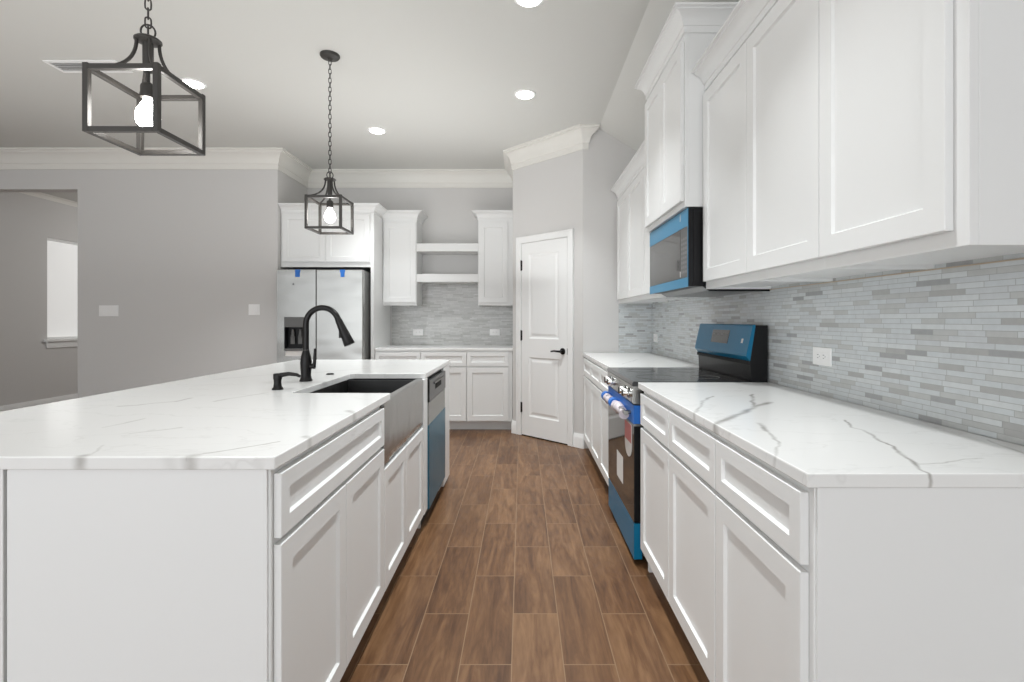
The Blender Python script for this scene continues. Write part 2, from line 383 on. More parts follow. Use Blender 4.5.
island_veins = [
    ([(-1.44, 1.791), (-1.396, 1.816), (-1.365, 1.861), (-1.312, 1.894), (-1.313, 1.979)], 0.015, 0.55),
    ([(-1.204, 1.435), (-1.194, 1.496), (-1.183, 1.563)], 0.009, 0.4),
    ([(-1.07, 1.361), (-1.022, 1.394), (-0.977, 1.435)], 0.009, 0.4),
    ([(-1.167, 1.894), (-1.143, 1.987), (-1.088, 2.106)], 0.012, 0.4),
    ([(-0.76, 1.135), (-0.736, 1.16), (-0.706, 1.179), (-0.666, 1.22), (-0.62, 1.272)], 0.006, 0.8),
    ([(-0.752, 1.10), (-0.752, 1.138)], 0.026, 0.75), ([(-0.80, 1.12), (-0.785, 1.135)], 0.02, 0.25),
    ([(-1.0, 1.10), (-1.0, 1.137)], 0.024, 0.75), ([(-0.99, 1.14), (-1.0, 1.18), (-1.035, 1.234)], 0.006, 0.35),
    ([(-0.55, 1.31), (-0.575, 1.33)], 0.018, 0.5), ([(-0.55, 1.66), (-0.59, 1.70)], 0.02, 0.6),
    ([(-1.6, 2.6), (-1.45, 2.8), (-1.2, 2.95), (-0.9, 3.3)], 0.012, 0.35)]
M['quartz_r'] = quartz('veined_quartz_range_side', right_veins, 3.1)
M['quartz_i'] = quartz('veined_quartz_island', island_veins, 8.3)
M['quartz_b'] = quartz('veined_quartz_plain', [([(0.7, 3.5), (0.9, 3.9)], 0.01, 0.4)], 5.7)

# ------------------------------------------------------------------ room shell
CEIL = 3.05
RW = 1.24         # right wall
struct(MB().box(-7.5, 1.4, -3.2, 10.5, -0.1, 0.0).obj('floor', M['floor']), 'brown wood-look plank tile floor with pale grout lines', 'floor')
struct(MB().box(-7.5, 0.73, -3.2, 10.5, CEIL, CEIL + 0.1).obj('ceiling', M['ceil']), 'flat pale grey ceiling over the kitchen', 'ceiling')
struct(MB().prism([(0.73, CEIL), (1.40, CEIL - 0.61 * 0.67), (1.40, CEIL + 0.1), (0.73, CEIL + 0.1)], 'y', -3.2, 10.5).obj('ceiling.001', M['ceil']),
       'sloped ceiling strip above the right-hand wall cabinets', 'ceiling')
struct(MB().box(RW, RW + 0.16, -3.2, 6.3, 0, CEIL).obj('wall_right', M['wall']), 'grey painted wall behind the range', 'wall')
LW = 5.40
lw = MB()
lw.box(-4.80, -2.64, LW, LW + 0.13, 0, CEIL)
lw.box(-6.6, -4.80, LW, LW + 0.13, 2.635, CEIL)
lw.box(-2.77, -2.64, LW + 0.13, 6.28, 0, CEIL)
struct(lw.obj('wall_left', M['wall']), 'grey wall with light switches, left of the refrigerator', 'wall')
struct(MB().box(-2.64, -0.10, 6.15, 6.28, 0, CEIL).obj('wall_back', M['wall']), 'grey back wall behind the open shelves', 'wall')
pan = [(-0.10, 6.28), (-0.10, 5.42), (0.581, 4.76), (RW, 4.76), (RW, 6.28)]
struct(MB().prism(pan, 'z', 0, CEIL).obj('wall_pantry', M['wall']), 'grey angled pantry wall around the white door', 'wall')
# side room seen through the opening
SX = -6.6
wy0, wy1, wz0, wz1 = 6.95, 8.1, 0.95, 2.375
sw = MB()
sw.box(SX - 0.16, SX, -3.2, wy0, 0, CEIL); sw.box(SX - 0.16, SX, wy1, 10.5, 0, CEIL)
sw.box(SX - 0.16, SX, wy0, wy1, 0, wz0); sw.box(SX - 0.16, SX, wy0, wy1, wz1, CEIL)
struct(sw.obj('wall_side_room', M['wall']), 'grey wall of the side room beyond the opening', 'wall')
struct(MB().box(SX, -2.64, 10.3, 10.5, 0, CEIL).obj('wall_side_room_end', M['wall']), 'grey end wall of the side room', 'wall')
struct(MB().box(-2.77, -2.64, 6.28, 10.3, 0, CEIL).obj('wall_side_room_right', M['wall']), 'grey inner wall of the side room', 'wall')
struct(MB().box(SX, -2.77, LW + 0.13, 10.3, 2.965, 3.045).obj('ceiling.002', M['ceil']), 'lower ceiling of the side room beyond the opening', 'ceiling')
wn = thing('window_1', 'bright shaded window in the side room, behind the opening', 'window', (SX, (wy0 + wy1) / 2, wz0)); wn['kind'] = 'structure'
fr = MB()
for a, c, e, g in ((wy0, wy0 + 0.03, wz0, wz1), (wy1 - 0.03, wy1, wz0, wz1), (wy0 + 0.03, wy1 - 0.03, wz1 - 0.03, wz1), (wy0 + 0.03, wy1 - 0.03, wz0, wz0 + 0.03)):
    fr.box(SX - 0.12, SX - 0.03, a, c, e, g)
fr.obj('window_frame', M['trimw'], wn)
MB().box(SX - 0.10, SX - 0.092, wy0 + 0.03, wy1 - 0.03, wz0 + 0.03, wz1 - 0.03).obj('roller_shade', M['shade'], wn)
MB().box(SX - 0.09, SX + 0.05, wy0 - 0.05, wy1 + 0.05, wz0 - 0.03, wz0 + 0.002).obj('window_sill', M['trimw'], wn, bevel=0.004)
MB().box(SX + 0.001, SX + 0.02, wy0 - 0.02, wy1 + 0.02, wz0 - 0.12, wz0 - 0.03).obj('sill_apron', M['trimw'], wn, bevel=0.004)
# added point fill that brightens the side room, no fitting modelled
pl = bpy.data.lights.new('side_room_fill', 'POINT'); pl.energy = 30; pl.shadow_soft_size = 0.12; pl.color = (1, 0.99, 0.97)
plo = bpy.data.objects.new('side_room_fill', pl); COL.objects.link(plo); plo.location = (-4.6, 8.3, 2.3)

# crown mouldings
def crown_prof(z0, h, p):
    q = [(0, 0), (.10, 0), (.10, .28), (.16, .30), (.20, .34), (.27, .50), (.40, .64), (.58, .74), (.74, .80), (.80, .82), (.80, .88), (1.0, .91), (1.0, 1.0), (0, 1.0)]
    return [(a * p, z0 + b * h) for a, b in q]
struct(MB().sweep(crown_prof(2.848, CEIL - 2.848, 0.105), [(-6.6, LW), (-2.64, LW), (-2.64, 6.15), (-0.10, 6.15), (-0.10, 5.42), (0.581, 4.76), (0.622, 4.76), (0.622, 4.79)]).obj('trim_1', M['crown'], smooth=25),
       'cream crown moulding round the kitchen ceiling', 'crown moulding')
struct(MB().sweep(crown_prof(2.895, 0.065, 0.05), [(SX, -3.2), (SX, 10.3)]).obj('trim_2', M['crown'], smooth=25), 'white crown strip in the side room', 'crown moulding')

def base_prof(h=0.135, t=0.016):
    return [(0, 0), (t, 0), (t, h * 0.72), (t * 0.8, h * 0.8), (t * 0.55, h * 0.9), (t * 0.35, h), (0, h)]
struct(MB().sweep(base_prof(), [(-4.80, LW + 0.13), (-4.80, LW), (-2.62, LW)]).obj('baseboard_left', M['trimw'], smooth=25), 'white baseboard under the switch wall', 'baseboard')
struct(MB().sweep(base_prof(), [(SX, -3.2), (SX, 10.3)]).obj('baseboard_side_room', M['trimw'], smooth=25), 'white baseboard in the side room', 'baseboard')

# ------------------------------------------------------------------ pantry door on the angled wall
A = Vector((0.581, 4.76)); B = Vector((-0.10, 5.42)); Ld = (A - B).length
ang = math.atan2((A - B).y, (A - B).x)         # local +x runs from B to A; local -y faces the room
def pantry_x(px):                                # distance along B->A where the pixel column meets the wall
    k = (px - 522) / 500; d = A - B
    s = (k * B.y - B.x) / (d.x - k * d.y); return s * Ld
dx0, dx1 = pantry_x(522.5), pantry_x(568)
dr = thing('door_1', 'white two-panel pantry door with a black lever handle', 'door', (B.x, B.y, 0), ang); dr['kind'] = 'structure'
leaf = MB()
DH = 2.03
yf, yb = -0.012, -0.002
st_ = 0.105
# leaf as a frame with two raised panels
def ring(m, x0, x1, z0, z1, y): return [(x0, y, z0), (x1, y, z0), (x1, y, z1), (x0, y, z1)]
def leaf_panel(m, x0, x1, z0, z1):
    loops = [ring(m, x0, x1, z0, z1, yf), ring(m, x0 + .014, x1 - .014, z0 + .014, z1 - .014, yf + .008), ring(m, x0 + .03, x1 - .03, z0 + .03, z1 - .03, yf + .008), ring(m, x0 + .05, x1 - .05, z0 + .05, z1 - .05, yf + .002)]
    vs = [p for l in loops for p in l]; fs = [(a * 4 + k, a * 4 + (k + 1) % 4, a * 4 + 4 + (k + 1) % 4, a * 4 + 4 + k) for a in range(3) for k in range(4)] + [(12, 13, 14, 15)]
    m.add(vs, fs)
zb, zl0, zl1, zu0, zu1 = 0.012, 0.215, 0.835, 1.03, 1.91
leaf.box(dx0, dx0 + st_, yf, yb, zb, DH); leaf.box(dx1 - st_, dx1, yf, yb, zb, DH)
for a, c in ((zb, zl0), (zl1, zu0), (zu1, DH)): leaf.box(dx0 + st_, dx1 - st_, yf, yb, a, c)
leaf_panel(leaf, dx0 + st_, dx1 - st_, zl0, zl1); leaf_panel(leaf, dx0 + st_, dx1 - st_, zu0, zu1)
lf = leaf.obj('door_leaf', M['trimw'], dr, world=False)
hd = MB(); hx, hz = dx1 - 0.055, 0.915
hd.lathe([(0.032, 0), (0.032, -0.008), (0.028, -0.012), (0.012, -0.014), (0.011, -0.05)], (hx, yf, hz), 20, 'y')
hd.tube([(hx + .004, yf - .045, hz), (hx - .03, yf - .048, hz), (hx - .075, yf - .046, hz + .002), (hx - .118, yf - .042, hz - .004)], [0.011, 0.010, 0.009, 0.008], 12)
hh_ = hd.obj('lever_handle', M['black'], dr, world=False, smooth=40); hh_['label'] = 'black lever handle'
MB().box(dx1 - 0.001, dx1 + 0.006, yf - 0.004, yb, hz - 0.03, hz + 0.03).obj('latch_plate', M['black'], dr, world=False)
for z in (1.80, 1.06, 0.30):
    hg = MB(); hg.box(dx0 - 0.011, dx0 + 0.009, yf - 0.004, yf + 0.002, z - 0.05, z + 0.05); hg.cyl((dx0 - .001, yf - .008, z - .055), (dx0 - .001, yf - .008, z + .055), 0.007, n=10)
    hg.obj('hinge', M['black'], dr, world=False, smooth=40)['label'] = 'black door hinge'
MB().box(dx0 - 0.004, dx1 + 0.004, -0.006, -0.0015, 0.0, 0.0125).obj('threshold_gap', M['dark'], dr, world=False)
cs = MB(); cw = 0.068
def casing_bar(x0, x1, z0, z1):
    cs.box(x0, x1, -0.018, -0.001, z0, z1)
casing_bar(dx0 - cw - .006, dx0 - .006, 0.0, DH + cw + .006); casing_bar(dx1 + .006, dx1 + cw + .006, 0.0, DH + cw + .006); casing_bar(dx0 - .006, dx1 + .006, DH + .006, DH + cw + .006)
cs.box(dx0 - cw - .006, dx0 - cw + .010, -0.026, -0.018, 0, DH + cw + .006); cs.box(dx1 + cw - .010, dx1 + cw + .006, -0.026, -0.018, 0, DH + cw + .006); cs.box(dx0 - cw + .01, dx1 + cw - .01, -0.026, -0.018, DH + cw - .01, DH + cw + .006)
c_ = cs.obj('trim_3', M['trimw'], bevel=0.003); c_.location = (B.x, B.y, 0); c_.rotation_euler = (0, 0, ang)
struct(c_, 'white casing round the pantry door', 'door casing')
dirv = (A - B).normalized()
pA = B + dirv * (dx1 + cw + .008); pB = B + dirv * (dx0 - cw - .008)
struct(MB().sweep(base_prof(), [tuple(pA), tuple(A), (0.59, 4.76)]).obj('baseboard_pantry', M['trimw'], smooth=25), 'white baseboard right of the pantry door', 'baseboard')
struct(MB().sweep(base_prof(), [(-0.10, 5.46), tuple(B), tuple(pB)]).obj('baseboard_pantry_left', M['trimw'], smooth=25), 'white baseboard left of the pantry door', 'baseboard')

# ------------------------------------------------------------------ backsplashes
struct(MB().box(RW - 0.008, RW - 0.0005, 0.98, 4.7595, 0.9145, 1.40).obj('wall_right_backsplash', M['tile_r']), 'pale blue-grey glass strip mosaic above the range counters', 'backsplash')
struct(MB().box(0.92, RW - 0.008, 4.752, 4.7595, 0.9145, 1.40).obj('wall_pantry_backsplash', M['tile_x']), 'glass strip mosaic return at the far end of the range counter', 'backsplash')
struct(MB().box(-1.60, -0.101, 6.142, 6.1495, 0.9145, 1.70).obj('wall_back_backsplash', M['tile_b']), 'shiny pale strip mosaic under the open shelves', 'backsplash')

# ------------------------------------------------------------------ cabinets
TOE = 0.10; CT0, CT1 = 0.884, 0.914
DT = 0.019
def front(parent, kind, x0, x1, z0, z1, label=None):
    rail = 0.042 if kind == 'drawer' else 0.058
    return MB().shaker(x0, x1, z0, z1, -DT, DT - 0.001, rail).obj(kind, M['white'], parent, world=False)
def base_cabinet(label, loc, rz, wd, depth, fronts, group, left_end=False, right_end=False, left_panel=False, right_panel=False, top=CT0 - 0.001, body_top=None):
    """local frame: x along the width, front at y = 0 facing -y"""
    r = thing('base_cabinet', label, 'cabinet', loc, rz, group)
    b = MB(); b.box(0, wd, 0, depth, TOE, top if body_top is None else body_top)
    b.obj('carcass', M['white'], r, world=False, bevel=0.0015)
    t0 = 0.018 if left_end or left_panel else 0; t1 = wd - 0.018 if right_end or right_panel else wd
    MB().box(t0, t1, 0.075, 0.09, 0.0, TOE).obj('toe_kick', M['white'], r, world=False)
    if left_end: MB().box(0.0, 0.018, 0.02, depth, 0.0, TOE).obj('side_foot', M['white'], r, world=False)
    if right_end: MB().box(wd - 0.018, wd, 0.02, depth, 0.0, TOE).obj('side_foot', M['white'], r, world=False)
    if left_panel: MB().box(-0.006, -0.0005, 0.006, depth, 0.0, top).obj('end_panel', M['white'], r, world=False); MB().box(0.0, 0.018, 0.0, depth, 0.0, TOE).obj('side_foot', M['white'], r, world=False)
    if right_panel: MB().box(wd + 0.0005, wd + 0.006, 0.003, depth, 0.0, top).obj('end_panel', M['white'], r, world=False); MB().box(wd - 0.018, wd, 0.0, depth, 0.0, TOE).obj('side_foot', M['white'], r, world=False)
    for k, x0, x1, z0, z1 in fronts: front(r, k, x0, x1, z0, z1)
    return r
G = 0.0035
def single(wd, l=G, rr=G): return [('drawer', l, wd - rr, 0.716, 0.866), ('door', l, wd - rr, 0.112, 0.700)]

# right run, near counter: front frame at X = .595
FX = 0.595
mod = (2.440 - 1.018) / 3
near_labels = ['white base cabinet at the near end of the range-side run, with plain end panel', 'white base cabinet in the middle of the near range-side run', 'white base cabinet right beside the near side of the range']
for i in range(3):
    y1 = 1.018 + mod * (i + 1)
    # local x runs toward the camera, origin at the far edge of each unit
    base_cabinet(near_labels[i], (FX, y1, 0), -PI / 2, mod, RW - FX - 0.002, single(mod, rr=0.018 if i == 0 else G, l=0.008 if i == 2 else G), 'base cabinets on the range side', left_end=(i == 2), right_panel=(i == 0))
mod2 = (4.705 - 3.235) / 3
far_labels = ['white base cabinet right beside the far side of the range', 'white base cabinet in the middle of the run between range and pantry', 'white base cabinet at the pantry end of the range-side run']
for i in range(3):
    y1 = 3.235 + mod2 * (i + 1)
    base_cabinet(far_labels[i], (FX, y1, 0), -PI / 2, mod2, RW - FX - 0.002, single(mod2, l=0.03 if i == 2 else G, rr=0.008 if i == 0 else G), 'base cabinets on the range side', right_end=(i == 0))
# back wall base run
BY = 5.52
mod3 = (1.62 - 0.105) / 3
back_labels = ['white back-wall base cabinet beside the refrigerator panel', 'white back-wall base cabinet in the middle, half hidden by the island', 'white back-wall base cabinet beside the pantry wall']
for i in range(3):
    x0 = -1.62 + mod3 * i
    base_cabinet(back_labels[i], (x0, BY, 0), 0, mod3, 6.15 - BY - 0.002, single(mod3, rr=0.045 if i == 2 else G), 'base cabinets on the back wall')
# island: front frame at X = -.578, facing +X
IX = -0.578
idep = 0.60
ic = 0.0
base_cabinet('white island cabinet nearest the camera, one wide drawer over two doors', (IX, 1.150, 0), PI / 2, 0.885, idep,
             [('drawer', 0.012, 0.885 - G, 0.716, 0.866), ('door', 0.012, 0.4435 - 0.002, 0.112, 0.700), ('door', 0.4435 + 0.002, 0.885 - G, 0.112, 0.700)], 'island base cabinets', left_panel=True)
base_cabinet('white island sink cabinet with two doors below the apron sink', (IX, 2.036, 0), PI / 2, 0.915, idep,
             [('door', G, 0.385, 0.112, 0.612), ('door', 0.389, 0.80, 0.112, 0.612)], 'island base cabinets', right_end=True, body_top=0.618)
# filler pieces and finished panels of the island
fl = MB(); fl.box(-0.577, -0.557, 2.842, 2.949, TOE + 0.012, CT0 - 0.001)
tag(fl.obj('filler_panel', M['white'], bevel=0.0015), 'narrow white filler between the sink apron and the dishwasher', 'panel')
ep = thing('island_end_panel', 'white end panel of the island beyond the dishwasher', 'panel', (-0.87, 3.7, 0))
MB().box(-1.178, -0.595, 3.575, 3.86, 0.0, CT0 - 0.001).obj('panel_body', M['white'], ep, bevel=0.0015)
MB().box(-0.5945, -0.560, 3.575, 3.86, 0.03, CT0 - 0.001).obj('face_stile', M['white'], ep, bevel=0.003)
tag(MB().box(-1.21, -1.184, 1.140, 3.86, 0.0, CT0 - 0.001).obj('island_back_panel', M['white'], bevel=0.002), 'white panel closing the seating side of the island', 'panel')
# bracket under the overhang
for yb_ in (1.42, 2.5, 3.5):
    k = MB(); pts = [(-1.2055, CT0 - 0.001), (-1.62, CT0 - 0.001), (-1.62, CT0 - 0.012)]
    for i in range(9):
        a = i / 8 * PI / 2; pts.append((-1.56 + 0.33 * math.sin(a), CT0 - 0.02 - 0.30 * (1 - math.cos(a))))
    pts.append((-1.2055, CT0 - 0.33))
    k.prism(pts, 'y', yb_, yb_ + 0.03)
    tag(k.obj('countertop_bracket', M['bronze']), {1.42: 'dark curved bracket under the island overhang nearest the camera', 2.5: 'dark curved bracket under the middle of the island overhang', 3.5: 'dark curved bracket under the far end of the island overhang'}[yb_], 'bracket', 'brackets under the island overhang')

# ------------------------------------------------------------------ countertops
def slab(name, mb, m, label):
    return tag(mb.obj(name, m, bevel=0.003), label, 'countertop', 'white quartz countertops')
slab('countertop', MB().box(0.575, RW - 0.0085, 1.007, 2.480, CT0, CT1), M['quartz_r'], 'white quartz countertop with grey veins, on the near side of the range')
slab('countertop', MB().box(0.577, RW - 0.0085, 3.232, 4.7515, CT0, CT1), M['quartz_b'], 'white quartz countertop between the range and the pantry wall')
slab('countertop', MB().box(-1.6195, -0.1015, 5.50, 6.1415, CT0, CT1), M['quartz_b'], 'white quartz countertop on the back wall under the open shelves')
SK0, SK1, SKX = 2.12, 2.885, -0.985
isl = MB()
poly = [(-1.76, 1.129), (-0.558, 1.129), (-0.558, SK0), (SKX + .02, SK0), (SKX, SK0 + .02), (SKX, SK1 - .02), (SKX + .02, SK1), (-0.558, SK1), (-0.558, 3.905), (-1.76, 3.905)]
isl.prism(poly, 'z', CT0, CT1)
slab('countertop', isl, M['quartz_i'], 'long white quartz island countertop with the sink cut into it')

# ------------------------------------------------------------------ apron sink
sk = thing('apron_sink', 'stainless farmhouse sink with a tall apron set in the island', 'sink', (-0.77, 2.45, 0.62))
ap0, ap1 = 2.045, 2.838
bn = MB()
x0, x1 = SKX - 0.012, -0.605
def bowl(m):
    zt, zb_ = CT0 - 0.0015, 0.645
    o = [(x0, ap0 + .01), (x1, ap0 + .01), (x1, ap1 - .01), (x0, ap1 - .01)]
    i_ = [(x0 + .008, SK0 + .004), (x1 - .001, SK0 + .004), (x1 - .001, SK1 - .045), (x0 + .008, SK1 - .045)]
    i2 = [(a + (0.02 if a < -.8 else -.01), c + (0.02 if c < 2.4 else -.02)) for a, c in i_]
    vs = [(a, c, zt) for a, c in o] + [(a, c, zb_ - .008) for a, c in o] + [(a, c, zt) for a, c in i_] + [(a, c, zb_) for a, c in i2]
    fs = []
    for k in range(4):
        j = (k + 1) % 4
        fs += [(k, j, 4 + j, 4 + k), (k, j, 8 + j, 8 + k), (8 + k, 8 + j, 12 + j, 12 + k)]
    fs += [(4, 5, 6, 7), (12, 13, 14, 15)]
    m.add(vs, fs)
bowl(bn)
bn.obj('basin', M['sinkin'], sk, bevel=0.003)
apn = MB()
prof = [(-0.604, 0.628), (-0.569, 0.628), (-0.564, 0.634), (-0.563, 0.66), (-0.563, 0.872), (-0.565, 0.882), (-0.570, 0.887), (-0.580, 0.888), (-0.600, 0.888), (-0.604, 0.884)]
apn.prism(prof, 'y', SK0 + 0.0015, SK1 - 0.0015 - 0.043)
apn.box(-0.600, -0.563, ap0, SK0 + 0.001, 0.628, CT0 - 0.0015); apn.box(-0.600, -0.563, SK1 - 0.046, ap1, 0.628, CT0 - 0.0015)
apn.obj('apron', M['sink'], sk, smooth=40)
drn = MB(); drn.lathe([(0.045, 0), (0.045, 0.003), (0.03, 0.004), (0.028, 0.001)], (-0.80, 2.45, 0.6455), 24); drn.obj('drain', M['steel'], sk, smooth=40)

# ------------------------------------------------------------------ faucet, soap dispenser, button
fc = thing('kitchen_faucet', 'tall black gooseneck faucet with pull-down spray head behind the sink', 'faucet', (-1.093, 2.53, CT1))
fx, fy = -1.093, 2.53
MB().lathe([(0.031, 0), (0.031, 0.006), (0.027, 0.012), (0.024, 0.03), (0.027, 0.07), (0.028, 0.095), (0.024, 0.125), (0.017, 0.15), (0.0155, 0.156)], (fx, fy, CT1 + 0.0005), 24).obj('body', M['black'], fc, smooth=50)
nk = MB(); pts = [(fx, fy, CT1 + 0.155), (fx, fy, CT1 + 0.288)]
Rn = 0.083
for i in range(1, 19):
    a = PI - i / 18 * math.radians(160); pts.append((fx + Rn + Rn * math.cos(a), fy, CT1 + 0.288 + Rn * math.sin(a)))
nk.tube(pts, 0.0145, 16); nk.obj('gooseneck', M['black'], fc, smooth=50)
e1 = Vector(pts[-1]); dv = (Vector(pts[-1]) - Vector(pts[-2])).normalized()
MB().tube([e1 - dv * .004, e1 + dv * .012, e1 + dv * .03, e1 + dv * .09, e1 + dv * .142, e1 + dv * .146], [0.0145, 0.017, 0.018, 0.023, 0.0275, 0.025], 20).obj('spray_head', M['black'], fc, smooth=50)
bt = MB(); pb = e1 + dv * 0.075; bt.box(pb.x - .024, pb.x - .017, fy - .006, fy + .006, pb.z - .03, pb.z + .008); bt.obj('spray_button', M['black'], fc)
MB().lathe([(0.0155, 0), (0.0165, 0.002), (0.0165, 0.006), (0.0155, 0.008)], (fx, fy, CT1 + 0.152), 20).obj('collar_ring', M['bronze'], fc, smooth=40)
hl = MB(); hl.cyl((fx + .018, fy, CT1 + .075), (fx + .045, fy, CT1 + .075), 0.0135, n=16)
hl.tube([(fx + .040, fy, CT1 + .072), (fx + .043, fy, CT1 + .10), (fx + .047, fy, CT1 + .165)], [0.010, 0.008, 0.0065], 12)
hl.obj('handle', M['black'], fc, smooth=50)
sd = thing('soap_dispenser', 'short black soap dispenser on the island left of the faucet', 'soap dispenser', (-1.085, 2.22, CT1))
sx_, sy_ = -1.085, 2.22
MB().lathe([(0.024, 0), (0.024, 0.004), (0.018, 0.012), (0.0155, 0.03), (0.0165, 0.045)], (sx_, sy_, CT1 + .0005), 20).obj('base', M['black'], sd, smooth=50)
MB().lathe([(0.0175, 0.0455), (0.0185, 0.05), (0.0185, 0.068), (0.015, 0.072)], (sx_, sy_, CT1), 20).obj('pump_head', M['black'], sd, smooth=50)
MB().tube([(sx_ + .012, sy_, CT1 + .064), (sx_ + .05, sy_, CT1 + .070), (sx_ + .085, sy_, CT1 + .066), (sx_ + .10, sy_, CT1 + .058)], [0.011, 0.009, 0.0075, 0.006], 12).obj('spout', M['black'], sd, smooth=50)
tag(MB().lathe([(0.021, 0), (0.021, 0.004), (0.017, 0.006), (0.016, 0.003), (0.01, 0.003)], (-1.09, 2.84, CT1 + .0005), 20).obj('disposal_button', M['black'], smooth=40), 'small round dark button in the island top, right of the faucet', 'button')

# ------------------------------------------------------------------ dishwasher
dw = thing('dishwasher', 'stainless dishwasher with blue film on its lower door, in the island', 'dishwasher', (-0.85, 3.26, 0))
d0, d1 = 2.952, 3.572
MB().box(-1.15, -0.578, d0 + .004, d1 - .004, 0.06, 0.872).obj('tub', M['blackplastic'], dw)
MB().box(-0.5775, -0.550, d0 + .004, d1 - .004, 0.105, 0.735).obj('door_panel', M['steel'], dw, bevel=0.003)
MB().box(-0.5495, -0.548, d0 + .004, d1 - .004, 0.106, 0.60).obj('protective_film', M['filmdw'], dw)['label'] = 'blue protective film'
MB().box(-0.577, -0.5502, d0 + .0015, d0 + .0038, 0.106, 0.60).obj('film_edge', M['filmdw'], dw)
MB().box(-0.5775, -0.547, d0 + .0005, d0 + .0038, 0.738, 0.8715).obj('panel_side', M['dark'], dw)
cp = MB().box(-0.5775, -0.546, d0 + .004, d1 - .004, 0.738, 0.862).obj('control_panel', M['dwpanel'], dw, bevel=0.004); cp['label'] = 'dark control panel'
MB().box(-0.5459, -0.5445, d0 + .20, d1 - .20, 0.79, 0.825).obj('handle_recess', M['dark'], cp)
hb = MB().box(-0.5459, -0.538, d0 + .14, d1 - .14, 0.828, 0.838).obj('handle_lip', M['steeld'], cp)
MB().box(-0.62, -0.60, d0 + .004, d1 - .004, 0.0, 0.0595).obj('toe_plate', M['blackplastic'], dw)
MB().box(-0.60, -0.578, d0 + .004, d1 - .004, 0.873, 0.8835).obj('top_gasket', M['dark'], dw)

# ------------------------------------------------------------------ range
r0, r1 = 2.486, 3.226
rg = thing('electric_range', 'black glass-top range with blue film on its drawer and backguard', 'range', (0.9, 2.856, 0))
MB().box(0.600, RW - 0.012, r0 + .003, r1 - .003, 0.06, 0.893).obj('body', M['blackplastic'], rg)
for fx_ in (0.66, 1.15):
    for fy_ in (r0 + .05, r1 - .05): MB().cyl((fx_, fy_, 0), (fx_, fy_, 0.0595), 0.018, n=12).obj('levelling_foot', M['blackplastic'], rg)
ckt = MB().prism([(0.548, 0.900), (0.553, 0.894), (1.13, 0.894), (1.13, 0.917), (0.556, 0.917), (0.549, 0.911)], 'y', r0, r1).obj('cooktop', M['cooktop'], rg)
for cx_, cy_, rr_ in ((0.72, r0 + .20, .105), (0.72, r1 - .20, .085), (0.98, r0 + .20, .075), (0.98, r1 - .20, .095)):
    m_ = MB(); pts = [(cx_ + rr_ * math.cos(2 * PI * k / 40), cy_ + rr_ * math.sin(2 * PI * k / 40), 0.9172) for k in range(40)]
    m_.tube(pts, 0.0008, 6, closed=True); m_.obj('burner_ring', M['greyplastic'], ckt)
cpn = MB().prism([(0.599, 0.803), (0.556, 0.803), (0.548, 0.812), (0.553, 0.8935), (0.599, 0.8935)], 'y', r0 + .002, r1 - .002).obj('control_panel', M['steel'], rg, bevel=0.002)
for yk in (r0 + .085, r0 + .175, r1 - .205, r1 - .115):
    kb = MB(); kb.lathe([(0.026, 0.001), (0.026, -0.006), (0.021, -0.009), (0.019, -0.030), (0.016, -0.033)], (0.549, yk, 0.850), 20, 'x')
    kk = kb.obj('knob', M['chrome'], rg, smooth=40)
    MB().box(0.512, 0.5155, yk - .005, yk + .005, 0.834, 0.868).obj('knob_grip', M['black'], kk)
od = MB().box(0.560, 0.599, r0 + .003, r1 - .003, 0.213, 0.798).obj('oven_door', M['blackplastic'], rg, bevel=0.002)
MB().box(0.5570, 0.5597, r0 + .003, r1 - .003, 0.214, 0.700).obj('door_glass', M['glassblack'], od)['label'] = 'dark reflective oven glass'
ftm = MB().box(0.5560, 0.5597, r0 + .002, r1 - .002, 0.703, 0.799).obj('trim_film', M['tape'], od); ftm['label'] = 'bright blue film on the door trim'
MB().box(0.560, 0.5965, r0 + .0003, r0 + .0028, 0.706, 0.797).obj('trim_film_side', M['tape'], od)
MB().box(0.5555, 0.5967, r0 + .0002, r0 + .0028, 0.694, 0.7045).obj('trim_edge', M['steel'], od)
hdl = MB()
hdl.tube([(0.526, r0 + .045, 0.752), (0.526, r1 - .045, 0.752)], 0.0115, 16)
for yk in (r0 + .075, r1 - .075): hdl.cyl((0.526, yk, 0.752), (0.556, yk, 0.752), 0.010, n=12)
hnd = hdl.obj('handle', M['steel'], od, smooth=40)
wr = MB(); rnd = random.Random(4); npt = 34
pts = [(0.527 + rnd.uniform(-.004, .004), r0 + .085 + (r1 - r0 - .17) * i / (npt - 1), 0.745 + rnd.uniform(-.008, .004)) for i in range(npt)]
wr.tube(pts, [0.021 + rnd.uniform(-.006, .008) for _ in pts], 16); wr.obj('bubble_wrap', M['wrap'], hnd, smooth=60)['label'] = 'translucent bubble wrap round the handle'
for yk in (r0 + .36, r1 - .13):
    MB().tube([(0.527, yk, 0.747), (0.527, yk + .05, 0.747)], 0.0295, 16).obj('wrap_tape', M['tape'], hnd, smooth=40)
tg_ = MB(); pts = [(2.535, 0.69), (2.535, 0.575)] + [(2.615 - .08 * math.cos(a), 0.575 - .062 * math.sin(a)) for a in [PI * i / 12 for i in range(1, 12)]] + [(2.695, 0.575), (2.695, 0.69)]
tg_.prism(pts, 'x', 0.5545, 0.5565); tg = tg_.obj('hang_tag', M['paper'], od); tg['label'] = 'pale rounded hang tag with pink upper half'
MB().box(0.5535, 0.5543, 2.537, 2.693, 0.595, 0.689).obj('tag_panel', M['pink'], tg)
MB().box(0.5558, 0.5568, 2.757, 2.93, 0.318, 0.465).obj('energy_label', M['paper'], od)['label'] = 'white paper label on the oven glass'
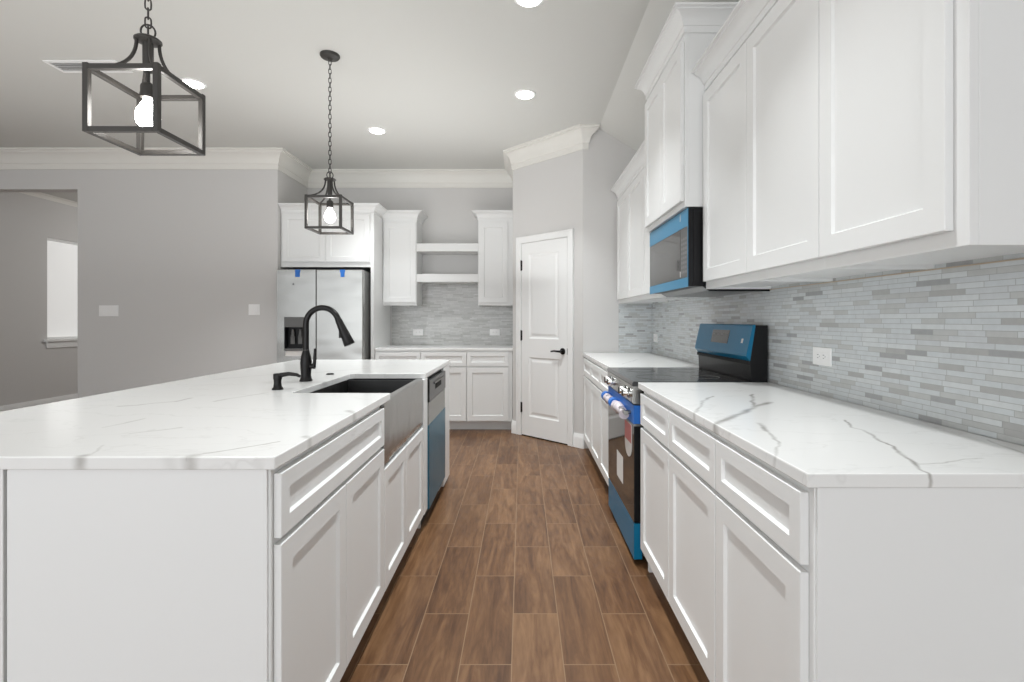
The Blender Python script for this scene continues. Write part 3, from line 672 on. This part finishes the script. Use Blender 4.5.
dw_ = MB().box(0.5575, 0.599, r0 + .002, r1 - .002, 0.03, 0.207).obj('storage_drawer', M['filmd'], rg, bevel=0.003); dw_['label'] = 'storage drawer under blue film'
# backguard
bgm = MB().prism([(1.222, 0.893), (1.142, 0.893), (1.135, 1.03), (1.14, 1.045), (1.160, 1.196), (1.222, 1.196)], 'y', r0 + .001, r1 - .001)
bg = bgm.obj('backguard', M['blackplastic'], rg, bevel=0.002)
bf = MB().prism([(1.134, 1.018), (1.116, 1.042), (1.116, 1.054), (1.148, 1.195), (1.153, 1.200), (1.158, 1.200), (1.162, 1.1965), (1.1385, 1.046)], 'y', r0 - .0005, r1 + .0005).obj('backguard_face', M['filmd'], bg, bevel=0.001); bf['label'] = 'backguard face under blue film'
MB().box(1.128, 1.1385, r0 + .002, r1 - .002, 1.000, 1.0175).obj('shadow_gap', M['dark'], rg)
# display: follow the sloped face
p_lo = Vector((1.116, 0, 1.054)); p_hi = Vector((1.148, 0, 1.195)); nrm = Vector((-(p_hi - p_lo).z, 0, (p_hi - p_lo).x)).normalized()
def face_quad(m, ya, yb2, t0, t1, lift=0.0015):
    a = p_lo.lerp(p_hi, t0); c = p_lo.lerp(p_hi, t1); o1 = nrm * 0.0003; o2 = nrm * lift
    vs = [Vector((q.x, y, q.z)) + o for o in (o1, o2) for q, y in ((a, ya), (a, yb2), (c, yb2), (c, ya))]
    m.add(vs, [(3, 2, 1, 0), (4, 5, 6, 7)] + [(k, (k + 1) % 4, 4 + (k + 1) % 4, 4 + k) for k in range(4)])
dsp = MB(); face_quad(dsp, 2.74, 2.98, 0.28, 0.80); ds = dsp.obj('display', M['glassblack'], bf)
for q in range(4):
    dmk = MB(); face_quad(dmk, 2.77 + q * .055, 2.795 + q * .055, 0.60, 0.66, 0.002); dmk.obj('display_digit', M['slot'], ds)
lg = MB(); face_quad(lg, 2.555, 2.575, 0.36, 0.52); lg.obj('white_mark', M['paper'], bf)

# ------------------------------------------------------------------ microwave
mw = thing('microwave', 'over-the-range microwave with blue film strips on its door', 'microwave', (1.03, 2.86, 1.37))
m0, m1, mz0, mz1 = 2.490, 3.232, 1.392, 1.783
MB().box(0.855, RW - 0.010, m0, m1, mz0, mz1).obj('body', M['blackplastic'], mw, bevel=0.002)
MB().prism([(0.90, mz0 - 0.0005), (RW - 0.010, mz0 - 0.0005), (RW - 0.010, 1.370), (0.935, 1.370)], 'y', m0, m1).obj('bottom_vent', M['steeld'], mw)
MB().prism([(0.895, mz0 + .001), (0.93, 1.366), (RW - 0.010, 1.366), (RW - 0.010, 1.380), (0.935, 1.380)], 'y', m0 - 0.010, m0 - .001).obj('side_lip', M['blackplastic'], mw)
md = MB().box(0.828, 0.8545, m0, m1, mz0, mz1).obj('door', M['blackplastic'], mw, bevel=0.002)
MB().box(0.8255, 0.8277, m0, m1, 1.694, mz1).obj('top_film', M['film'], md)['label'] = 'blue film strip along the top of the door'
MB().box(0.8255, 0.8277, m0, m1, mz0 - .003, 1.437).obj('bottom_film', M['film'], md)['label'] = 'blue film strip along the bottom of the door'
MB().box(0.8262, 0.8277, m0 + .118, m1 - .004, 1.4385, 1.6925).obj('window', M['mwglass'], md)
wb = MB()
for a_ in ((m0 + .118, m0 + .140, 1.4385, 1.6925), (m1 - .024, m1 - .004, 1.4385, 1.6925), (m0 + .140, m1 - .024, 1.4385, 1.462), (m0 + .140, m1 - .024, 1.670, 1.6925)): wb.box(0.8258, 0.8261, *a_)
wb.obj('window_border', M['glassblack'], md)
MB().box(0.8270, 0.8277, m0 + .117, m0 + .1178, 1.44, 1.69).obj('window_seam', M['dark'], md)
kp = MB().box(0.8262, 0.8277, m0 + .006, m0 + .1165, 1.4385, 1.6925).obj('keypad', M['steeld'], md)
kb = MB()
for rw_ in range(8):
    for c3 in range(3): kb.box(0.8254, 0.8261, m0 + .018 + c3 * .031, m0 + .040 + c3 * .031, 1.462 + rw_ * .024, 1.474 + rw_ * .024)
kb.obj('keys', M['slot'], kp)
MB().box(0.8256, 0.8277, m0, m0 + .005, 1.4375, 1.6935).obj('edge_film', M['film'], md)
MB().box(0.8245, 0.8254, m0 + .115, m0 + .121, 1.735, 1.772).obj('white_mark', M['paper'], md)
MB().box(0.8250, 0.8261, m0 + .114, m0 + .122, 1.445, 1.475).obj('white_tab', M['paper'], md)

# ------------------------------------------------------------------ wall cabinets
def wall_cabinet(label, loc, rz, wd, depth, z0, z1, doors, group, crown=(2.36, 0.098, 0.072), lret=False, rret=False, dz=(0.036, 0.082), name='wall_cabinet', rail=0.058, lext=0, rext=0, scribe=False):
    """local frame as base_cabinet; loc.z = 0, heights absolute"""
    r = thing(name, label, 'cabinet', (loc[0], loc[1], z0), rz, group)
    H = z1 - z0
    b = MB()
    b.box(0.0152, wd - 0.0152, 0.02, depth, 0.012, H)
    b.box(0, wd, 0, 0.0195, 0, H)                   # face frame
    b.box(0, 0.015, 0.0197, depth, 0, H); b.box(wd - 0.015, wd, 0.0197, depth, 0, H)
    b.obj('carcass', M['white'], r, world=False, bevel=0.0012)
    if scribe: MB().box(0, wd, depth - 0.012, depth - 0.001, -0.004, -0.0005).obj('scribe_strip', M['rawwood'], r, world=False)['label'] = 'bare wood strip under the back edge'
    for x0_, x1_ in doors:
        MB().shaker(x0_, x1_, dz[0], H - dz[1], -DT, DT - 0.001, rail).obj('door', M['white'], r, world=False)
    zc, hc, pc = crown
    path = []
    if lret: path.append((-lext, depth))
    path += [(-lext, -0.0005), (wd + rext, -0.0005)]
    if rret: path.append((wd + rext, depth))
    MB().sweep([(o, z - z0) for o, z in crown_prof(zc, hc, pc)], path).obj('crown_moulding', M['white'], r, world=False, smooth=25)
    return r
UX = 0.913; UD = RW - UX - 0.001
z_lo, z_hi = 1.376, 2.42
lbl = ['white wall cabinet nearest the camera, with its side panel showing', 'white wall cabinet in the middle of the near row above the counter', 'white wall cabinet touching the near side of the microwave']
for i in range(3):
    y1 = 1.02 + (2.482 - 1.02) / 3 * (i + 1); wd = (2.482 - 1.02) / 3
    wall_cabinet(lbl[i], (UX, y1), -PI / 2, wd, UD, z_lo, z_hi, [(0.010 if i == 2 else 0.002, wd - (0.037 if i == 0 else 0.002))], 'wall cabinets on the range side', rret=(i == 0), scribe=True)
lbl = ['white wall cabinet touching the far side of the microwave', 'white wall cabinet in the middle of the row near the pantry', 'white wall cabinet in the corner against the pantry wall']
for i in range(3):
    wd = (4.74 - 3.24) / 3; y1 = 3.24 + wd * (i + 1)
    wall_cabinet(lbl[i], (UX, y1), -PI / 2, wd, UD, z_lo, z_hi, [(0.03 if i == 2 else 0.002, wd - (0.010 if i == 0 else 0.002))], 'wall cabinets on the range side')
wd = 3.236 - 2.486
wall_cabinet('tall white wall cabinet raised and set forward above the microwave', (0.810, 3.236), -PI / 2, wd, RW - 0.810 - 0.001, 1.787, 2.66,
             [(0.012, wd / 2 - .0015), (wd / 2 + .0015, wd - 0.012)], 'wall cabinets on the range side', crown=(2.637, 0.118, 0.068), lret=False, rret=False, dz=(0.030, 0.05))
mwc = [o for o in bpy.data.objects if o.get('label', '').startswith('tall white wall cabinet raised')][0]
# the crown of the raised cabinet wraps both sides but stops short of the sloped ceiling
old = [c for c in mwc.children if c.name.startswith('crown')][0]; bpy.data.objects.remove(old)
MB().sweep([(o, z - 1.787) for o, z in crown_prof(2.648, 0.112, 0.068)], [(-0.001, 0.33), (-0.001, -0.0005), (wd + 0.001, -0.0005), (wd + 0.001, 0.33)]).obj('crown_moulding', M['white'], mwc, world=False, smooth=25)

# back wall
FY = 5.47
fwd = 2.635 - 1.657
fcb = wall_cabinet('white two-door cabinet above the refrigerator', (-2.635, FY), 0, fwd, 6.148 - FY, 1.802, 2.435,
             [(0.022, fwd / 2 - .0015), (fwd / 2 + .0015, fwd - 0.006)], 'wall cabinets on the back wall', crown=(2.400, 0.085, 0.075), rret=True, rext=0.0365, dz=(0.055, 0.06))
tag(MB().box(-1.656, -1.6205, FY, 6.148, 0, 2.3995).obj('refrigerator_side_panel', M['white'], bevel=0.002), 'tall white panel on the right of the refrigerator', 'panel')
BU = 5.82
wall_cabinet('white single-door wall cabinet left of the open shelves', (-1.618, BU), 0, 0.392, 6.148 - BU, 1.392, 2.435, [(0.015, 0.385)], 'wall cabinets on the back wall', crown=(2.390, 0.098, 0.07), rret=True)
wall_cabinet('white single-door wall cabinet right of the open shelves', (-0.510, BU), 0, 0.407, 6.148 - BU, 1.392, 2.435, [(0.012, 0.345)], 'wall cabinets on the back wall', crown=(2.390, 0.098, 0.07), lret=True)
for z, l in ((2.022, 'upper thick white open shelf between the back wall cabinets'), (1.665, 'lower thick white open shelf, above the mosaic')):
    tag(MB().box(-1.2255, -0.5105, BU + .002, 6.148 if z > 1.8 else 6.1415, z, z + 0.094).obj('open_shelf', M['white'], bevel=0.003), l, 'shelf', 'open shelves on the back wall')

# ------------------------------------------------------------------ refrigerator
rf = thing('refrigerator', 'stainless side-by-side refrigerator with an ice dispenser in its left door', 'refrigerator', (-2.1, 5.7, 0))
f0, f1, fy0 = -2.573, -1.672, 5.25
MB().box(f0 + .004, f1 - .004, fy0 + .075, 6.12, 0.03, 1.745).obj('body', M['greyplastic'], rf, bevel=0.004)
MB().box(f0 + .03, f1 - .03, fy0 + .07, 6.0, 0.0, 0.0295).obj('base_grille', M['blackplastic'], rf)
fs_ = -2.164
# left door built round the dispenser opening
gx0, gx1, gz0, gz1 = -2.497, -2.262, 0.90, 1.255
ld = MB()
dz0, dz1 = 0.06, 1.752
ld.box(f0, gx0, fy0, fy0 + .07, dz0, dz1); ld.box(gx1, fs_ - .003, fy0, fy0 + .07, dz0, dz1)
ld.box(gx0, gx1, fy0, fy0 + .07, dz0, gz0); ld.box(gx0, gx1, fy0, fy0 + .07, gz1, dz1)
l_ = ld.obj('left_door', M['steel'], rf)
MB().box(fs_ + .003, f1, fy0, fy0 + .07, dz0, dz1).obj('right_door', M['steel'], rf, bevel=0.006)
dp = MB()
dp.box(gx0 + .001, gx1 - .001, fy0 + .055, fy0 + .069, gz0 + .001, gz1 - .001)
dp.box(gx0 + .001, gx0 + .010, fy0 + .001, fy0 + .054, gz0 + .04, gz1 - .11); dp.box(gx1 - .010, gx1 - .001, fy0 + .001, fy0 + .054, gz0 + .04, gz1 - .11)
dpo = dp.obj('dispenser_cavity', M['blackplastic'], l_)
MB().box(gx0 + .001, gx1 - .001, fy0 - .003, fy0 + .054, gz1 - .108, gz1 - .001).obj('dispenser_panel', M['greyplastic'], l_, bevel=0.003)
MB().box(gx0 + .001, gx1 - .001, fy0 - .012, fy0 + .054, gz0 + .001, gz0 + .022).obj('drip_tray', M['greyplastic'], l_, bevel=0.003)
pd = MB()
for xx in (gx0 + .075, gx0 + .155): pd.box(xx - .022, xx + .022, fy0 + .030, fy0 + .042, gz0 + .07, gz0 + .15); pd.cyl((xx, fy0 + .036, gz0 + .150), (xx, fy0 + .036, gz0 + .225), 0.02, 0.012, 14)
pd.obj('paddle', M['greyplastic'], dpo, smooth=40)
MB().box(gx0 + .015, gx1 - .02, fy0 - .0015, fy0 - .0003, gz0 - .055, gz0 - .001).obj('paper_label', M['paper'], l_)['label'] = 'white paper label below the dispenser'
for px_, par, nm in ((-2.355, l_, 0), (-1.885, l_, 1)):
    tp = MB(); tp.box(px_ - .027, px_ + .027, fy0 - .0015, fy0 - .0003, 1.722, 1.751); tp.box(px_ - .020 - .006 * (1 - nm), px_ + .022, fy0 - .0018, fy0 - .0016, 1.675, 1.722); tp.box(px_ - .027, px_ + .027, fy0 - .0015, fy0 + .03, 1.7523, 1.7535)
    tpar = l_ if nm == 0 else [c for c in rf.children if c.name.startswith('right_door')][0]
    tp.obj('tape_strip', M['tape'], tpar)['label'] = 'blue painter tape'
MB().cyl((-2.40, fy0 - .001, 1.60), (-2.40, fy0 - .0002, 1.60), 0.010, n=12).obj('logo_badge', M['steeld'], l_)
MB().box(f0 + .06, f1 - .06, fy0 + .10, 5.9, 1.746, 1.77).obj('hinge_cover', M['blackplastic'], rf)

# ------------------------------------------------------------------ outlets and switches
def plate(name, label, cat, loc, rz, wd, ht, n, kind, group):
    r = thing(name, label, cat, loc, rz, group)
    MB().box(-wd / 2, wd / 2, -0.006, 0, -ht / 2, ht / 2).obj('cover_plate', M['plastic'], r, world=False, bevel=0.0025)
    for i in range(n):
        if kind == 'switch':
            cx_ = (i - (n - 1) / 2) * 0.046
            MB().box(cx_ - .016, cx_ + .016, -0.0095, -0.0062, -0.033, 0.033).obj('rocker', M['plastic'], r, world=False, bevel=0.002)
        else:
            cx_ = (i - 0.5) * 0.039
            so = MB().box(cx_ - .0145, cx_ + .0145, -0.0082, -0.0062, -0.0165, 0.0165).obj('socket', M['plastic'], r, world=False, bevel=0.002)
            sl = MB(); sl.box(cx_ - .006, cx_ + .004, -0.0088, -0.0083, 0.005, 0.0075); sl.box(cx_ - .005, cx_ + .003, -0.0088, -0.0083, -0.0075, -0.005); sl.box(cx_ + .008, cx_ + .011, -0.0088, -0.0083, -0.002, 0.002)
            sl.obj('socket_slots', M['slot'], so, world=False)
    return r
gO = 'outlets on the backsplash'
plate('wall_outlet', 'white horizontal outlet on the mosaic right of the range', 'outlet', (RW - 0.0085, 2.047, 1.074), -PI / 2, 0.125, 0.074, 2, 'outlet', gO)
plate('wall_outlet', 'white outlet in the mosaic corner beyond the range', 'outlet', (RW - 0.0085, 4.60, 1.057), -PI / 2, 0.125, 0.074, 2, 'outlet', gO)
plate('wall_outlet', 'white outlet below the left back wall cabinet', 'outlet', (-1.276, 6.1415, 1.072), 0, 0.125, 0.078, 2, 'outlet', gO)
plate('wall_outlet', 'white outlet below the right back wall cabinet', 'outlet', (-0.334, 6.1415, 1.072), 0, 0.125, 0.078, 2, 'outlet', gO)
plate('light_switch', 'white four-gang switch plate on the left wall near the opening', 'light switch', (-4.46, LW - .0005, 1.322), 0, 0.21, 0.118, 4, 'switch', 'switches on the left wall')
plate('light_switch', 'white two-gang switch plate on the left wall near the refrigerator', 'light switch', (-2.89, LW - .0005, 1.335), 0, 0.122, 0.118, 2, 'switch', 'switches on the left wall')

# ------------------------------------------------------------------ recessed downlights
def downlight(label, x, y):
    r = thing('recessed_light', label, 'ceiling light', (x, y, CEIL), 0, 'recessed ceiling lights')
    MB().lathe([(0.088, -0.0005), (0.088, -0.006), (0.070, -0.010), (0.066, -0.004)], (x, y, CEIL), 32).obj('trim_ring', M['plastic'], r, smooth=40)
    MB().lathe([(0.068, -0.0102), (0.066, -0.0135), (0.03, -0.015)], (x, y, CEIL), 32).obj('lens', M['can'], r, smooth=40)
    l = area_light('downlight_lamp', (x, y, CEIL - 0.03), (0, 0, 0), 0.13, 0.13, 8, (0.96, 0.99, 1.0), 'DISK'); l.data.spread = math.radians(90)
    return r
downlight('lit recessed ceiling light straight above the aisle, in front of the pantry door', 0.024, 4.04)
downlight('lit recessed ceiling light between the far pendant and the aisle', -1.395, 4.81)
downlight('lit recessed ceiling light just right of the near pendant cage', -2.535, 3.855)
downlight('lit recessed ceiling light cut by the top edge of the photo', 0.04, 2.83)
downlight('added fill downlight over the near range counter, out of frame', 0.04, 1.4)  # extra unseen fixture, added to help light the room
downlight('added fill downlight left of the camera, out of frame', -2.535, 1.6)  # likewise an added fixture, there only for its light

# ceiling vent
vt = thing('ceiling_vent', 'white ceiling air vent half hidden behind the near pendant', 'vent', (-3.15, 3.56, CEIL))
vf = MB(); va0, va1, vb0, vb1 = -3.37, -2.86, 3.51, 3.68
for a in ((va0, va1, vb0, vb0 + .025), (va0, va1, vb1 - .025, vb1), (va0, va0 + .025, vb0 + .025, vb1 - .025), (va1 - .025, va1, vb0 + .025, vb1 - .025)): vf.box(*a, CEIL - .010, CEIL - .0005)
vf.obj('frame', M['plastic'], vt, bevel=0.002)
vs_ = MB()
for i in range(5):
    y_ = vb0 + .032 + i * .023; vs_.prism([(y_, CEIL - .003), (y_ + .003, CEIL - .003), (y_ - .004, CEIL - .012), (y_ - .007, CEIL - .012)], 'x', va0 + .026, va1 - .026)
vs_.obj('louvres', M['plastic'], vt)
MB().box(va0 + .025, va1 - .025, vb0 + .025, vb1 - .025, CEIL - .0015, CEIL - .0005).obj('duct_backing', M['slot'], vt)

# ------------------------------------------------------------------ pendants
def pendant(label, x, y, zt, zb_, wd):
    r = thing('pendant_light', label, 'pendant light', (x, y, CEIL), 0, 'iron cage pendants over the island')
    MB().lathe([(0.066, -0.0005), (0.066, -0.010), (0.060, -0.018), (0.020, -0.026), (0.012, -0.036)], (x, y, CEIL), 28).obj('canopy', M['bronze'], r, smooth=40)
    h = wd / 2; t = 0.0085
    c = MB()
    for sx in (-1, 1):
        for sy in (-1, 1):
            cx_, cy_ = x + sx * (h - t), y + sy * (h - t)
            c.box(cx_ - t, cx_ + t, cy_ - t, cy_ + t, zb_, zt + .004)
    for z_ in (zt - .016, zb_):
        for s2 in (-1, 1):
            c.box(x - h + 2 * t, x + h - 2 * t, y + s2 * (h - t) - t, y + s2 * (h - t) + t, z_, z_ + .016)
            c.box(x + s2 * (h - t) - t, x + s2 * (h - t) + t, y - h + 2 * t, y + h - 2 * t, z_, z_ + .016)
    c.obj('cage_frame', M['bronze'], r, bevel=0.0015)
    zh = zt + 0.132
    MB().lathe([(0.010, 0.014), (0.034, 0.011), (0.040, 0.006), (0.040, 0.001), (0.032, -0.002), (0.016, -0.006), (0.0155, -0.10), (0.008, -0.104)], (x, y, zh), 28).obj('hub', M['bronze'], r, smooth=40)
    for sx in (-1, 1):
        for sy in (-1, 1):
            pts = []
            for i in range(13):
                u = i / 12; rr = 0.022 + (h - 0.022 - t) * (u ** 2.1); zz = zh - (zh - zt) * (1 - (1 - u) ** 1.55) + 0.0
                pts.append((x + sx * rr, y + sy * rr, zz))
            MB().tube(pts, 0.0055, 8).obj('arm', M['bronze'], r, smooth=40)
    MB().cyl((x, y, zh - .10), (x, y, zt - .008), 0.006, n=12).obj('stem', M['bronze'], r, smooth=40)
    MB().lathe([(0.010, 0.0), (0.020, -0.008), (0.022, -0.014), (0.022, -0.052), (0.018, -0.054)], (x, y, zt - .006), 20).obj('socket', M['bronze'], r, smooth=40)
    zb2 = zt - .060
    MB().lathe([(0.013, 0.001), (0.015, -0.010), (0.026, -0.028), (0.034, -0.046), (0.0365, -0.062), (0.034, -0.080), (0.024, -0.095), (0.008, -0.102)], (x, y, zb2), 24).obj('bulb', M['bulb'], r, smooth=60)['label'] = 'lit frosted bulb'
    ch = MB(); z0_ = zh + 0.018; n_l = int((CEIL - 0.036 - z0_) / 0.030); stp = (CEIL - 0.036 - z0_) / n_l
    for i in range(n_l):
        zc = z0_ + stp * (i + 0.5); a = 0.6 if i % 2 else 0.6 + PI / 2; L_ = stp * 0.5 + 0.003; W_ = 0.0085
        pts = []
        for k in range(16):
            q = 2 * PI * k / 16; u_ = W_ * math.cos(q); v_ = (L_ - W_) * (1 if math.sin(q) > 0.01 else -1 if math.sin(q) < -.01 else 0) + W_ * math.sin(q)
            pts.append((x + u_ * math.cos(a), y + u_ * math.sin(a), zc + v_))
        ch.tube(pts, 0.0026, 6, closed=True)
    ch.obj('chain', M['bronze'], r, smooth=60)
    # top loop
    lp = MB(); lp.tube([(x + .019 * math.cos(2 * PI * k / 20), y + .008 * math.cos(2 * PI * k / 20), zh + .034 + .024 * math.sin(2 * PI * k / 20)) for k in range(20)], 0.003, 8, closed=True); lp.obj('loop', M['bronze'], r, smooth=60)
    return r
pendant('black iron cage pendant closest to the camera, upper left', -1.26, 1.685, 2.028, 1.815, 0.238)
pendant('black iron cage pendant hanging in front of the refrigerator', -1.324, 3.447, 2.055, 1.832, 0.246)
